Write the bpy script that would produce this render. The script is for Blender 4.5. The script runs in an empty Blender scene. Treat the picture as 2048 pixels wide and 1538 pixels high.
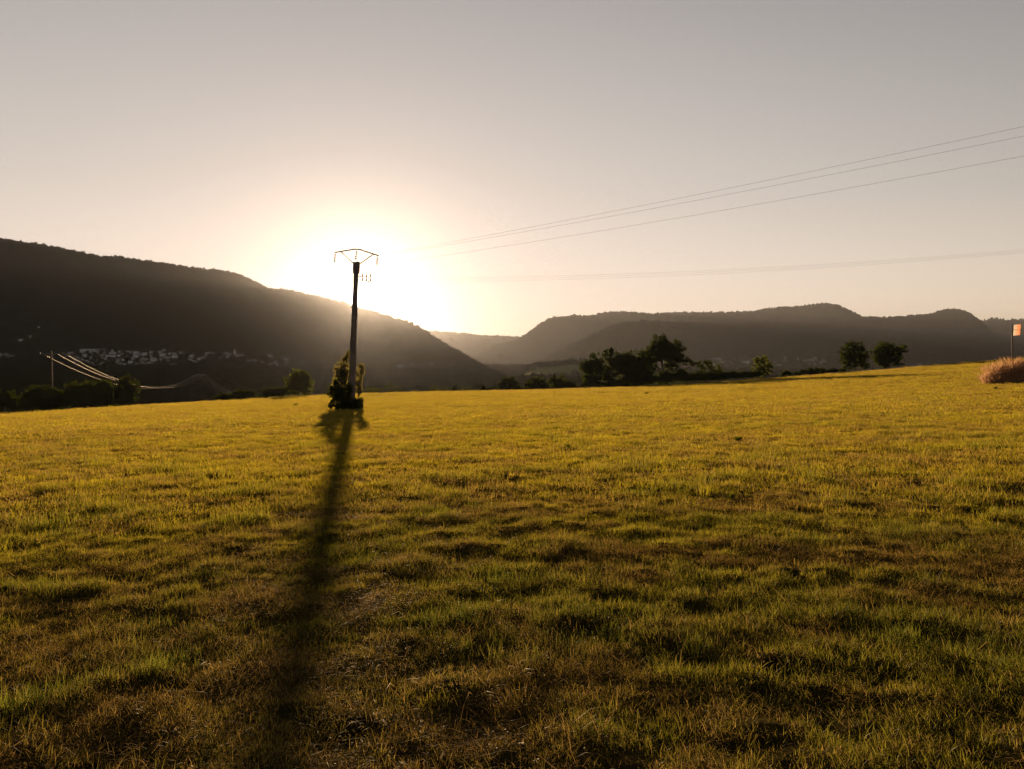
import bpy, math, random
import numpy as np
from mathutils import Vector, Matrix

# ------------------------------------------------------------------ camera, sky, sun
F = 1500.0; W, H = 2048.0, 1538.0; HORIZON = 715.0; EYE = 1.6
PITCH = math.atan((H / 2 - HORIZON) / F)
scene = bpy.context.scene
COL = scene.collection

def ray(px, py):
    """x/y and z/y slopes of the sight line through a photo pixel."""
    u = (px - W / 2) / F; v = (H / 2 - py) / F
    y = math.cos(PITCH) + v * math.sin(PITCH)
    z = -math.sin(PITCH) + v * math.cos(PITCH)
    return u / y, z / y

def at(px, py, Y):
    a, b = ray(px, py)
    return Vector((a * Y, Y, EYE + b * Y))

cam_d = bpy.data.cameras.new('camera'); cam = bpy.data.objects.new('camera', cam_d); COL.objects.link(cam)
cam.location = (0, 0, EYE); cam.rotation_euler = (math.pi / 2 - PITCH, 0, 0)
cam_d.sensor_width = 36; cam_d.lens = F / W * 36; cam_d.clip_start = 0.05; cam_d.clip_end = 60000
scene.camera = cam

sa, sb = ray(719, 588)
SUN_AZ = math.atan(sa)                        # from +Y towards +X
SUN_EL = math.atan(sb / math.hypot(1, sa))
SUN_DIR = Vector((sa, 1, sb)).normalized()

world = bpy.data.worlds.new('World'); scene.world = world; world.use_nodes = True
wn = world.node_tree; wn.nodes.clear()
w_out = wn.nodes.new('ShaderNodeOutputWorld'); w_bg = wn.nodes.new('ShaderNodeBackground')
sky = wn.nodes.new('ShaderNodeTexSky'); sky.sky_type = 'NISHITA'; sky.sun_disc = False
sky.sun_elevation = SUN_EL; sky.sun_rotation = SUN_AZ
sky.altitude = 400; sky.air_density = 1.0; sky.dust_density = 0.1; sky.ozone_density = 1.0
# hazy evening sky: brightness evened out all round, x^2 / (x^2 + b^2)
w_sq = wn.nodes.new('ShaderNodeVectorMath'); w_sq.operation = 'MULTIPLY'
w_ad = wn.nodes.new('ShaderNodeVectorMath'); w_ad.operation = 'ADD'; w_ad.inputs[1].default_value = (10.2, 10.2, 10.2)
w_gm = wn.nodes.new('ShaderNodeVectorMath'); w_gm.operation = 'DIVIDE'
w_hs = wn.nodes.new('ShaderNodeHueSaturation'); w_hs.inputs['Saturation'].default_value = 0.35
w_mul = wn.nodes.new('ShaderNodeMix'); w_mul.data_type = 'RGBA'; w_mul.blend_type = 'MULTIPLY'
w_mul.inputs[0].default_value = 1.0; w_mul.inputs[7].default_value = (2.82, 2.31, 2.07, 1)
wn.links.new(sky.outputs[0], w_sq.inputs[0]); wn.links.new(sky.outputs[0], w_sq.inputs[1])
wn.links.new(w_sq.outputs[0], w_ad.inputs[0]); wn.links.new(w_sq.outputs[0], w_gm.inputs[0]); wn.links.new(w_ad.outputs[0], w_gm.inputs[1]); wn.links.new(w_gm.outputs[0], w_hs.inputs['Color'])
wn.links.new(w_hs.outputs[0], w_mul.inputs[6])
wn.links.new(w_mul.outputs[2], w_bg.inputs[0])
w_bg.inputs[1].default_value = 0.10
# the sun itself, seen in the photograph: a small disc in the sky where the sun lamp shines from
w_tc = wn.nodes.new('ShaderNodeTexCoord'); w_dot = wn.nodes.new('ShaderNodeVectorMath'); w_dot.operation = 'DOT_PRODUCT'
w_nm = wn.nodes.new('ShaderNodeVectorMath'); w_nm.operation = 'NORMALIZE'
wn.links.new(w_tc.outputs['Generated'], w_nm.inputs[0]); wn.links.new(w_nm.outputs[0], w_dot.inputs[0]); w_dot.inputs[1].default_value = SUN_DIR
w_mr = wn.nodes.new('ShaderNodeMapRange'); w_mr.interpolation_type = 'SMOOTHERSTEP'
w_mr.inputs[1].default_value = math.cos(math.radians(1.15)); w_mr.inputs[2].default_value = math.cos(math.radians(0.3)); w_mr.inputs[4].default_value = 2.5
wn.links.new(w_dot.outputs['Value'], w_mr.inputs[0])
w_sun = wn.nodes.new('ShaderNodeBackground'); w_sun.inputs[0].default_value = (1.0, 0.94, 0.80, 1)
wn.links.new(w_mr.outputs[0], w_sun.inputs[1])
w_add = wn.nodes.new('ShaderNodeAddShader'); wn.links.new(w_bg.outputs[0], w_add.inputs[0]); wn.links.new(w_sun.outputs[0], w_add.inputs[1])
wn.links.new(w_add.outputs[0], w_out.inputs[0])

sun_d = bpy.data.lights.new('sun', 'SUN'); sun = bpy.data.objects.new('sun', sun_d); COL.objects.link(sun)
sun_d.energy = 5.0; sun_d.angle = math.radians(0.53); sun_d.color = (1.0, 0.68, 0.36)
sun.rotation_euler = SUN_DIR.to_track_quat('Z', 'Y').to_euler()

vs = scene.view_settings
vs.view_transform = 'Standard'; vs.look = 'None'; vs.exposure = 2.2; vs.gamma = 1.0; vs.use_curve_mapping = False
cy = scene.cycles
cy.max_bounces = 6; cy.diffuse_bounces = 2; cy.glossy_bounces = 2; cy.transmission_bounces = 4
cy.volume_bounces = 0; cy.transparent_max_bounces = 8; cy.use_denoising = True; cy.denoising_input_passes = 'RGB'
cy.sample_clamp_indirect = 4.0; cy.sample_clamp_direct = 2.5

HAZE_DENSITY = 2.0e-6; HAZE_G = 0.92      # forward-scattering dust
AIR_DENSITY = 4.4e-5; AIR_G = 0.3          # bluish air

# ------------------------------------------------------------------ helpers
rng = np.random.default_rng(7)
random.seed(7)

def tag(o, label=None, cat=None, group=None, kind=None):
    for k, v in (('label', label), ('category', cat), ('group', group), ('kind', kind)):
        if v: o[k] = v
    return o

def empty(name, loc=(0, 0, 0)):
    o = bpy.data.objects.new(name, None); COL.objects.link(o); o.location = loc
    o.empty_display_size = 0.2
    return o

def mesh_np(name, V, Q=None, T=None, mats=(), smooth=False):
    """mesh from numpy vertex / quad / triangle arrays"""
    V = np.asarray(V, np.float32)
    me = bpy.data.meshes.new(name)
    me.vertices.add(len(V)); me.vertices.foreach_set('co', V.ravel())
    idx, starts, n = [], [], 0
    if Q is not None and len(Q):
        Q = np.asarray(Q, np.int32); idx.append(Q.ravel()); starts.append(np.arange(len(Q)) * 4); n = len(Q) * 4
    if T is not None and len(T):
        T = np.asarray(T, np.int32); idx.append(T.ravel()); starts.append(np.arange(len(T)) * 3 + n)
    idx = np.concatenate(idx).astype(np.int32); starts = np.concatenate(starts).astype(np.int32)
    me.loops.add(len(idx)); me.loops.foreach_set('vertex_index', idx)
    me.polygons.add(len(starts)); me.polygons.foreach_set('loop_start', starts)
    if smooth: me.polygons.foreach_set('use_smooth', np.ones(len(starts), bool))
    for m in mats: me.materials.append(m)
    me.update(calc_edges=True); me.validate()
    return me

def link(name, me, parent=None, loc=None):
    o = bpy.data.objects.new(name, me); COL.objects.link(o)
    if parent: o.parent = parent
    if loc is not None: o.location = loc
    return o

class MB:
    """collects simple solids into one mesh"""
    def __init__(s): s.v = []; s.f = []
    def box(s, c, size, rot=None):
        c = Vector(c); hx, hy, hz = size[0] / 2, size[1] / 2, size[2] / 2
        b = len(s.v)
        for x, y, z in ((-1,-1,-1),(1,-1,-1),(1,1,-1),(-1,1,-1),(-1,-1,1),(1,-1,1),(1,1,1),(-1,1,1)):
            p = Vector((x * hx, y * hy, z * hz))
            if rot is not None: p = rot @ p
            s.v.append(tuple(c + p))
        for f in ((0,3,2,1),(4,5,6,7),(0,1,5,4),(1,2,6,5),(2,3,7,6),(3,0,4,7)): s.f.append(tuple(b + i for i in f))
        return s
    def tube(s, pts, radii, n=8, squash=1.0):
        pts = [Vector(p) for p in pts]
        if not isinstance(radii, (list, tuple)): radii = [radii] * len(pts)
        b = len(s.v)
        for i, p in enumerate(pts):
            d = (pts[min(i + 1, len(pts) - 1)] - pts[max(i - 1, 0)]).normalized()
            a = Vector((1, 0, 0)) if abs(d.x) < 0.8 else Vector((0, 1, 0))
            e1 = d.cross(a).normalized(); e2 = d.cross(e1)
            for k in range(n):
                t = 2 * math.pi * k / n
                s.v.append(tuple(p + radii[i] * (math.cos(t) * e1 + math.sin(t) * squash * e2)))
        for i in range(len(pts) - 1):
            for k in range(n):
                s.f.append((b + i * n + k, b + i * n + (k + 1) % n, b + (i + 1) * n + (k + 1) % n, b + (i + 1) * n + k))
        s.f.append(tuple(b + k for k in range(n))[::-1]); s.f.append(tuple(b + (len(pts) - 1) * n + k for k in range(n)))
        return s
    def frustum(s, z0, z1, a0, a1, c0=(0, 0), c1=(0, 0)):
        b = len(s.v)
        for z, (ax, ay), (cx, cyy) in ((z0, a0, c0), (z1, a1, c1)):
            for x, y in ((-1,-1),(1,-1),(1,1),(-1,1)): s.v.append((cx + x * ax / 2, cyy + y * ay / 2, z))
        for f in ((0,3,2,1),(4,5,6,7),(0,1,5,4),(1,2,6,5),(2,3,7,6),(3,0,4,7)): s.f.append(tuple(b + i for i in f))
        return s
    def build(s, name, mat, parent=None, smooth=False, loc=None):
        me = bpy.data.meshes.new(name); me.from_pydata(s.v, [], s.f); me.materials.append(mat)
        if smooth:
            for p in me.polygons: p.use_smooth = True
        me.update()
        return link(name, me, parent, loc)

def hash2(ix, iy, seed):
    h = (ix.astype(np.int64) * 374761393 + iy.astype(np.int64) * 668265263 + seed * 982451653) & 0xFFFFFFFF
    h = ((h ^ (h >> 13)) * 1274126177) & 0xFFFFFFFF
    return ((h ^ (h >> 16)) & 0xFFFFFF) / float(0xFFFFFF)

def vnoise(x, y, seed=0):
    x = np.asarray(x, float); y = np.asarray(y, float)
    ix = np.floor(x); iy = np.floor(y); fx = x - ix; fy = y - iy
    fx = fx * fx * (3 - 2 * fx); fy = fy * fy * (3 - 2 * fy)
    a = hash2(ix, iy, seed); b = hash2(ix + 1, iy, seed); c = hash2(ix, iy + 1, seed); d = hash2(ix + 1, iy + 1, seed)
    return (a * (1 - fx) + b * fx) * (1 - fy) + (c * (1 - fx) + d * fx) * fy

def fbm(x, y, seed=0, oct=4):
    s = 0; a = 0.5; tot = 0
    for i in range(oct):
        s = s + a * vnoise(x * 2 ** i + 17.3 * i, y * 2 ** i - 9.1 * i, seed + i); tot += a; a *= 0.5
    return s / tot

# ------------------------------------------------------------------ materials
def new_mat(name):
    m = bpy.data.materials.new(name); m.use_nodes = True
    n = m.node_tree; n.nodes.clear()
    out = n.nodes.new('ShaderNodeOutputMaterial')
    return m, n, out

def plain(name, color, rough=0.8, noise=0.0, nscale=5.0, metallic=0.0, spec=0.3, c2=None, bump=0.0):
    m, n, out = new_mat(name)
    b = n.nodes.new('ShaderNodeBsdfPrincipled'); b.inputs['Roughness'].default_value = rough
    b.inputs['Metallic'].default_value = metallic; b.inputs['Specular IOR Level'].default_value = spec
    b.inputs['Base Color'].default_value = (*color, 1)
    if c2 is not None or bump:
        tc = n.nodes.new('ShaderNodeTexCoord'); nt = n.nodes.new('ShaderNodeTexNoise')
        nt.inputs['Scale'].default_value = nscale; nt.inputs['Detail'].default_value = 6
        n.links.new(tc.outputs['Object'], nt.inputs['Vector'])
        if c2 is not None:
            r = n.nodes.new('ShaderNodeValToRGB')
            r.color_ramp.elements[0].position = 0.35; r.color_ramp.elements[1].position = 0.68
            r.color_ramp.elements[0].color = (*color, 1); r.color_ramp.elements[1].color = (*c2, 1)
            n.links.new(nt.outputs['Fac'], r.inputs[0]); n.links.new(r.outputs[0], b.inputs['Base Color'])
        if bump:
            bm = n.nodes.new('ShaderNodeBump'); bm.inputs['Strength'].default_value = bump
            n.links.new(nt.outputs['Fac'], bm.inputs['Height']); n.links.new(bm.outputs[0], b.inputs['Normal'])
    n.links.new(b.outputs[0], out.inputs[0])
    return m

def leaf_mat(name, c1, c2, trans=0.5, gloss=0.04, tcol=None):
    """thin leaf: diffuse + translucent, colour varies from leaf to leaf"""
    m, n, out = new_mat(name)
    geo = n.nodes.new('ShaderNodeNewGeometry')
    r = n.nodes.new('ShaderNodeMix'); r.data_type = 'RGBA'
    r.inputs[6].default_value = (*c1, 1); r.inputs[7].default_value = (*c2, 1)
    n.links.new(geo.outputs['Random Per Island'], r.inputs[0])
    d = n.nodes.new('ShaderNodeBsdfDiffuse'); t = n.nodes.new('ShaderNodeBsdfTranslucent')
    n.links.new(r.outputs[2], d.inputs[0])
    if tcol:
        mm = n.nodes.new('ShaderNodeMix'); mm.data_type = 'RGBA'; mm.blend_type = 'MULTIPLY'; mm.inputs[0].default_value = 1
        n.links.new(r.outputs[2], mm.inputs[6]); mm.inputs[7].default_value = (*tcol, 1)
        n.links.new(mm.outputs[2], t.inputs[0])
    else: n.links.new(r.outputs[2], t.inputs[0])
    mx = n.nodes.new('ShaderNodeMixShader'); mx.inputs[0].default_value = trans
    n.links.new(d.outputs[0], mx.inputs[1]); n.links.new(t.outputs[0], mx.inputs[2])
    g = n.nodes.new('ShaderNodeBsdfGlossy'); g.inputs['Roughness'].default_value = 0.45
    g.inputs['Color'].default_value = (1, 1, 1, 1)
    m2 = n.nodes.new('ShaderNodeMixShader'); m2.inputs[0].default_value = gloss
    n.links.new(mx.outputs[0], m2.inputs[1]); n.links.new(g.outputs[0], m2.inputs[2])
    n.links.new(m2.outputs[0], out.inputs[0])
    return m

def grass_mat(name, trans=0.6, gloss=0.009):
    """blade colour comes from the tuft it grows in, with a straw share that differs from blade to blade"""
    m, n, out = new_mat(name)
    a = n.nodes.new('ShaderNodeAttribute'); a.attribute_type = 'INSTANCER'; a.attribute_name = 'col'
    b = n.nodes.new('ShaderNodeAttribute'); b.attribute_type = 'GEOMETRY'; b.attribute_name = 'straw'
    r = n.nodes.new('ShaderNodeMix'); r.data_type = 'RGBA'; r.inputs[7].default_value = (0.26, 0.165, 0.050, 1)
    n.links.new(b.outputs['Fac'], r.inputs[0]); n.links.new(a.outputs['Color'], r.inputs[6])
    d = n.nodes.new('ShaderNodeBsdfDiffuse'); t = n.nodes.new('ShaderNodeBsdfTranslucent')
    n.links.new(r.outputs[2], d.inputs[0]); n.links.new(r.outputs[2], t.inputs[0])
    mx = n.nodes.new('ShaderNodeMixShader'); mx.inputs[0].default_value = trans
    n.links.new(d.outputs[0], mx.inputs[1]); n.links.new(t.outputs[0], mx.inputs[2])
    g = n.nodes.new('ShaderNodeBsdfGlossy'); g.inputs['Roughness'].default_value = 0.38; g.inputs['Color'].default_value = (.5, .5, .5, 1)
    m2 = n.nodes.new('ShaderNodeMixShader'); m2.inputs[0].default_value = gloss
    n.links.new(mx.outputs[0], m2.inputs[1]); n.links.new(g.outputs[0], m2.inputs[2])
    n.links.new(m2.outputs[0], out.inputs[0])
    return m

M = {}
M['leaf'] = leaf_mat('dark_leaf', (0.012, 0.017, 0.004), (0.030, 0.036, 0.008), 0.40, 0.0, (1.4, 1.45, 0.6))
M['leaf_light'] = leaf_mat('light_leaf', (0.020, 0.027, 0.006), (0.052, 0.058, 0.012), 0.50, 0.0, (1.7, 1.65, 0.7))
M['leaf_sapling'] = leaf_mat('sapling_leaf', (0.07, 0.075, 0.015), (0.13, 0.12, 0.025), 0.6, 0.05, (2.0, 1.7, 1.0))
M['bark'] = plain('bark', (0.035, 0.026, 0.018), 0.95, c2=(0.07, 0.055, 0.04), nscale=3.0, bump=0.4)
M['forest'] = leaf_mat('forest_leaf', (0.010, 0.013, 0.005), (0.020, 0.022, 0.008), 0.15, 0.0)
M['concrete'] = plain('weathered_concrete', (0.085, 0.066, 0.05), 0.9, c2=(0.14, 0.112, 0.088), nscale=1.6, bump=0.25)
M['steel'] = plain('galvanised_steel', (0.20, 0.18, 0.17), 0.55, metallic=0.6, c2=(0.12, 0.09, 0.08), nscale=6)
M['glass_ins'] = plain('insulator_glass', (0.12, 0.16, 0.13), 0.15, spec=0.6)
M['wire'] = plain('aluminium_wire', (0.36, 0.30, 0.26), 0.5, metallic=1.0)
M['wood'] = plain('weathered_wood', (0.07, 0.045, 0.035), 0.9, c2=(0.13, 0.085, 0.06), nscale=4, bump=0.3)
M['wall1'] = plain('pale_render', (0.38, 0.37, 0.37), 0.9, c2=(0.48, 0.46, 0.45), nscale=0.4)
M['wall2'] = plain('cream_render', (0.24, 0.225, 0.21), 0.9, c2=(0.32, 0.30, 0.27), nscale=0.4)
M['roof1'] = plain('clay_tiles', (0.09, 0.055, 0.045), 0.85, c2=(0.14, 0.085, 0.065), nscale=0.8)
M['roof2'] = plain('grey_roofing', (0.14, 0.14, 0.15), 0.8, c2=(0.22, 0.22, 0.22), nscale=0.8)
M['grass'] = grass_mat('grass_blades')

# ground: thatch and soil in the field, meadow and wood floor in the valley
m, n, out = new_mat('ground_soil')
tc = n.nodes.new('ShaderNodeTexCoord')
n1 = n.nodes.new('ShaderNodeTexNoise'); n1.inputs['Scale'].default_value = 0.45; n1.inputs['Detail'].default_value = 8
n2 = n.nodes.new('ShaderNodeTexNoise'); n2.inputs['Scale'].default_value = 9.0; n2.inputs['Detail'].default_value = 6
r1 = n.nodes.new('ShaderNodeValToRGB'); r1.color_ramp.elements[0].position = 0.35; r1.color_ramp.elements[1].position = 0.7
r1.color_ramp.elements[0].color = (0.012, 0.011, 0.004, 1); r1.color_ramp.elements[1].color = (0.040, 0.030, 0.011, 1)
mixg = n.nodes.new('ShaderNodeMix'); mixg.data_type = 'FLOAT'; mixg.inputs[0].default_value = 0.5
bs = n.nodes.new('ShaderNodeBsdfDiffuse')
bp = n.nodes.new('ShaderNodeBump'); bp.inputs['Strength'].default_value = 0.8; bp.inputs['Distance'].default_value = 0.05
for q in (n1, n2): n.links.new(tc.outputs['Object'], q.inputs['Vector'])
n.links.new(n1.outputs['Fac'], mixg.inputs[2]); n.links.new(n2.outputs['Fac'], mixg.inputs[3])
n.links.new(mixg.outputs[0], r1.inputs[0]); n.links.new(r1.outputs[0], bs.inputs[0])
n.links.new(n2.outputs['Fac'], bp.inputs['Height']); n.links.new(bp.outputs[0], bs.inputs['Normal'])
n.links.new(bs.outputs[0], out.inputs[0]); M['soil'] = m
M['valley'] = plain('valley_meadow', (0.030, 0.036, 0.012), 1.0, c2=(0.060, 0.062, 0.024), nscale=0.006, spec=0.0)
M['hill'] = plain('wooded_slope', (0.016, 0.019, 0.008), 1.0, c2=(0.030, 0.033, 0.013), nscale=0.004, spec=0.0)
M['meadow'] = plain('hay_meadow', (0.10, 0.105, 0.04), 1.0, c2=(0.15, 0.145, 0.06), nscale=0.01, spec=0.0)

# ------------------------------------------------------------------ terrain
EDGE_Y = 150.0; SLOPE = -0.034
edge_px = [(-900, 860), (-300, 842), (0, 827), (140, 820), (280, 813), (420, 804), (520, 797.5), (660, 790), (760, 786), (900, 783), (1000, 781.5),
           (1150, 778), (1270, 774), (1400, 767), (1550, 757), (1700, 746), (1850, 733), (1980, 721), (2100, 712), (2500, 690), (2900, 680)]
_ex, _ez = [], []
for px, py in edge_px:
    p = at(px, py, EDGE_Y); _ex.append(p.x); _ez.append(p.z - SLOPE * EDGE_Y)
_xs = np.linspace(-300, 300, 1201); _ls = np.interp(_xs, _ex, _ez)
_k = np.hanning(41); _k /= _k.sum()
_ls = np.convolve(np.pad(_ls, 20, 'edge'), _k, 'valid'); _ls -= np.interp(0, _xs, _ls)

def floor_z(x, y):
    return -33.0 - 10.0 * np.clip((x + 200) / 1200, 0, 1.6) - 8 * (fbm(x / 500, y / 500, 3) - 0.5)

def field_z(x, y):
    x = np.asarray(x, float); y = np.asarray(y, float)
    yy = np.clip(y, -120, 400)
    return SLOPE * yy + np.interp(x, _xs, _ls) + 0.16 * (fbm(x / 14, y / 14, 5, 3) - 0.5) * np.clip(np.hypot(x, y) / 12, 0, 1)

def clump_z(x, y):
    r = np.hypot(x, y)
    return (0.09 * (fbm(x / 0.38, y / 0.30, 11, 3) - 0.5) + 0.05 * (vnoise(x / 0.16, y / 0.16, 19) - 0.5)) * np.clip((26 - r) / 16, 0.12, 1) * (r < 70)

def ground_z(x, y):
    x = np.asarray(x, float); y = np.asarray(y, float)
    s = y - EDGE_Y
    soft = np.where(s > 0, s + 3 * (np.exp(-np.clip(s, 0, 50) / 3) - 1), 0)
    far = field_z(x, y) - (0.075 + 0.05 * np.clip((x + 60) / 100, 0, 1)) * soft
    # beyond the flanks and behind, keep going down gently
    k = 6.0; fl = floor_z(x, y)
    sm = np.where(y > EDGE_Y, fl + k * np.logaddexp(0, np.clip((far - fl) / k, -60, 60)), far)
    z = sm
    # the sheet stays low under the hills
    return z + clump_z(x, y)

# hills as heights over (t = x/y, y): ridge line read off the photograph, each at its own distance
def ridge_fn(pts, dist):
    t = [ray(px, py)[0] for px, py in pts]; sl = [ray(px, py)[1] for px, py in pts]
    def f(tt):
        d = np.interp(tt, [ray(q, 700)[0] for q, _ in dist], [dd for _, dd in dist])
        return d, EYE + np.interp(tt, t, sl) * d
    return f, t[0], t[-1]

HILLS = []
def add_hill(name, pts, dist, depth, power, seed, gully, n_t, n_s, base=-60):
    f, t0, t1 = ridge_fn(pts, dist)
    HILLS.append(dict(name=name, f=f, t0=t0, t1=t1, depth=depth, power=power, seed=seed, gully=gully, n_t=n_t, n_s=n_s, base=base))
    return HILLS[-1]

def hill_z(h, t, s):
    """s 0 foot .. 1 ridge .. 2 back foot; returns y, z"""
    d, zr = h['f'](t)
    y = d + (s - 1) * h['depth']
    x = t * y
    u = np.where(s <= 1, s, 2 - s)
    prof = np.clip(u, 0, 1) ** h['power']
    g = (fbm(x / 420 + 5, y / 800, h['seed'], 4) - 0.5) * h['gully'] * np.sin(np.pi * np.clip(u, 0, 1)) ** 1.2
    z = h['base'] + (zr - h['base']) * prof + g * np.clip((zr - h['base']) / 200, 0, 1)
    return y, z

add_hill('hill', [(-1500, 520), (-900, 490), (-400, 470), (-150, 468), (0, 479), (30, 484), (60, 487), (110, 496), (160, 506), (200, 515), (235, 516), (260, 520), (330, 529), (400, 540), (440, 544), (470, 549), (500, 561), (520, 571),
          (540, 579), (565, 581), (600, 587), (660, 601), (718, 619), (770, 633), (810, 646), (832, 656), (850, 667), (880, 688), (930, 717), (970, 741), (1000, 762), (1040, 785)],
         [(-1500, 4200), (0, 3500), (500, 3200), (800, 2700), (1000, 2400)], 1250, 1.25, 21, 90, 420, 60)
add_hill('hill', [(760, 690), (820, 664), (850, 664), (900, 666), (930, 669), (960, 673), (1000, 674), (1040, 677), (1080, 676), (1140, 684), (1220, 700)], [(800, 8200), (1200, 8200)], 1500, 1.0, 31, 80, 160, 24)
add_hill('hill', [(880, 760), (930, 722), (945, 708), (960, 702), (985, 694), (1010, 690), (1035, 683), (1060, 667), (1080, 650), (1100, 639), (1125, 636), (1150, 633), (1180, 635), (1200, 630), (1220, 626), (1260, 626), (1300, 630),
          (1350, 627), (1400, 627), (1450, 627), (1500, 625), (1545, 618), (1580, 616), (1620, 612), (1650, 608), (1672, 611), (1690, 619), (1725, 635), (1770, 637), (1810, 634), (1860, 630), (1890, 621), (1910, 619), (1930, 624), (1945, 632), (1962, 645), (1990, 672), (2060, 700), (2200, 740)],
         [(900, 5600), (1300, 7400), (1700, 7600), (2100, 7600)], 2600, 1.15, 41, 110, 420, 60)
add_hill('hill', [(1850, 690), (1935, 650), (1962, 642), (1990, 638), (2020, 641), (2048, 639), (2150, 636), (2300, 634), (2700, 632), (3300, 636)], [(1850, 9800), (3300, 9800)], 1900, 1.1, 51, 90, 220, 40)
add_hill('hill', [(1010, 775), (1040, 750), (1075, 730), (1100, 716), (1130, 700), (1155, 686), (1180, 673), (1205, 661), (1240, 649), (1280, 644), (1350, 645), (1430, 648), (1520, 649), (1650, 653), (1760, 662), (1860, 672), (1960, 684), (2060, 692), (2300, 680), (3000, 660)],
         [(1000, 3600), (1500, 4100), (2100, 4000), (3000, 4200)], 1150, 1.3, 61, 80, 360, 40)
# low knoll with a hay meadow in the middle distance
add_hill('knoll', [(985, 790), (1020, 760), (1040, 748), (1065, 738), (1090, 733), (1125, 729), (1160, 727), (1220, 732), (1300, 745), (1380, 765)], [(980, 1500), (1400, 1500)], 520, 0.9, 71, 12, 120, 24, base=-55)

def surf_hit(px, py, y0=260, y1=6000):
    """where the sight line through a photo pixel meets the valley floor or a hill"""
    t, sl = ray(px, py)
    ys = np.linspace(y0, y1, 1400)
    best = ground_z(t * ys, ys)
    for h in HILLS:
        if h['t0'] < t < h['t1']:
            d = h['f'](np.array([t]))[0][0]
            s = np.clip(1 + (ys - d) / h['depth'], 0, 2)
            z = hill_z(h, np.full_like(ys, t), s)[1]
            z[(s <= 0) | (s >= 2)] = -999
            best = np.maximum(best, z)
    hit = np.nonzero(best >= EYE + sl * ys)[0]
    if not len(hit): return None
    i = hit[0]
    return Vector((t * ys[i], ys[i], float(best[i])))

# the ground: one sheet on rings round the viewer, fine near, coarse far
th = np.concatenate([np.radians(np.arange(-62, 62.01, 0.32)), np.radians(np.arange(64, 297.9, 3.0))])
rr = np.concatenate([[0.02], np.geomspace(0.3, 200, 420), np.geomspace(206, 16000, 130)])
A, R = np.meshgrid(th, rr)
GX = R * np.sin(A); GY = R * np.cos(A); GZ = ground_z(GX, GY)
nt_, nr_ = len(th), len(rr)
i, j = np.meshgrid(np.arange(nr_ - 1), np.arange(nt_), indexing='ij')
jn = (j + 1) % nt_
Qd = np.stack([i * nt_ + j, i * nt_ + jn, (i + 1) * nt_ + jn, (i + 1) * nt_ + j], -1).reshape(-1, 4)[:, ::-1]
gme = mesh_np('ground', np.stack([GX, GY, GZ], -1).reshape(-1, 3), Qd, mats=(M['soil'], M['valley']), smooth=True)
ring = np.arange(len(Qd)) // nt_; col_ = np.arange(len(Qd)) % nt_
qy = GY[ring, col_]
gme.polygons.foreach_set('material_index', (qy > EDGE_Y + 12).astype(np.int32))
tag(link('ground', gme), 'golden mown field falling away to the valley floor', None, kind='structure')

for h in HILLS:
    t = np.linspace(h['t0'], h['t1'], h['n_t']); s = np.concatenate([np.linspace(0, 1, h['n_s']), np.linspace(1, 2, h['n_s'] // 3)[1:]])
    Tm, Sm = np.meshgrid(t, s)
    y, z = hill_z(h, Tm, Sm)
    V = np.stack([Tm * y, y, z], -1).reshape(-1, 3)
    ns, nt2 = len(s), len(t)
    i, j = np.meshgrid(np.arange(ns - 1), np.arange(nt2 - 1), indexing='ij')
    Qh = np.stack([i * nt2 + j, i * nt2 + j + 1, (i + 1) * nt2 + j + 1, (i + 1) * nt2 + j], -1).reshape(-1, 4)
    o = link(h['name'], mesh_np(h['name'], V, Qh, mats=(M['meadow'] if h['name'] == 'knoll' else M['hill'],), smooth=True))
    tag(o, kind='structure')

# ------------------------------------------------------------------ scattering (grass, distant woods)
SRC = {}
def source_collection(name, meshes):
    c = bpy.data.collections.new(name)
    for k, me in enumerate(meshes):
        c.objects.link(bpy.data.objects.new('%s_%02d' % (name, k), me))
    return c

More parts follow.
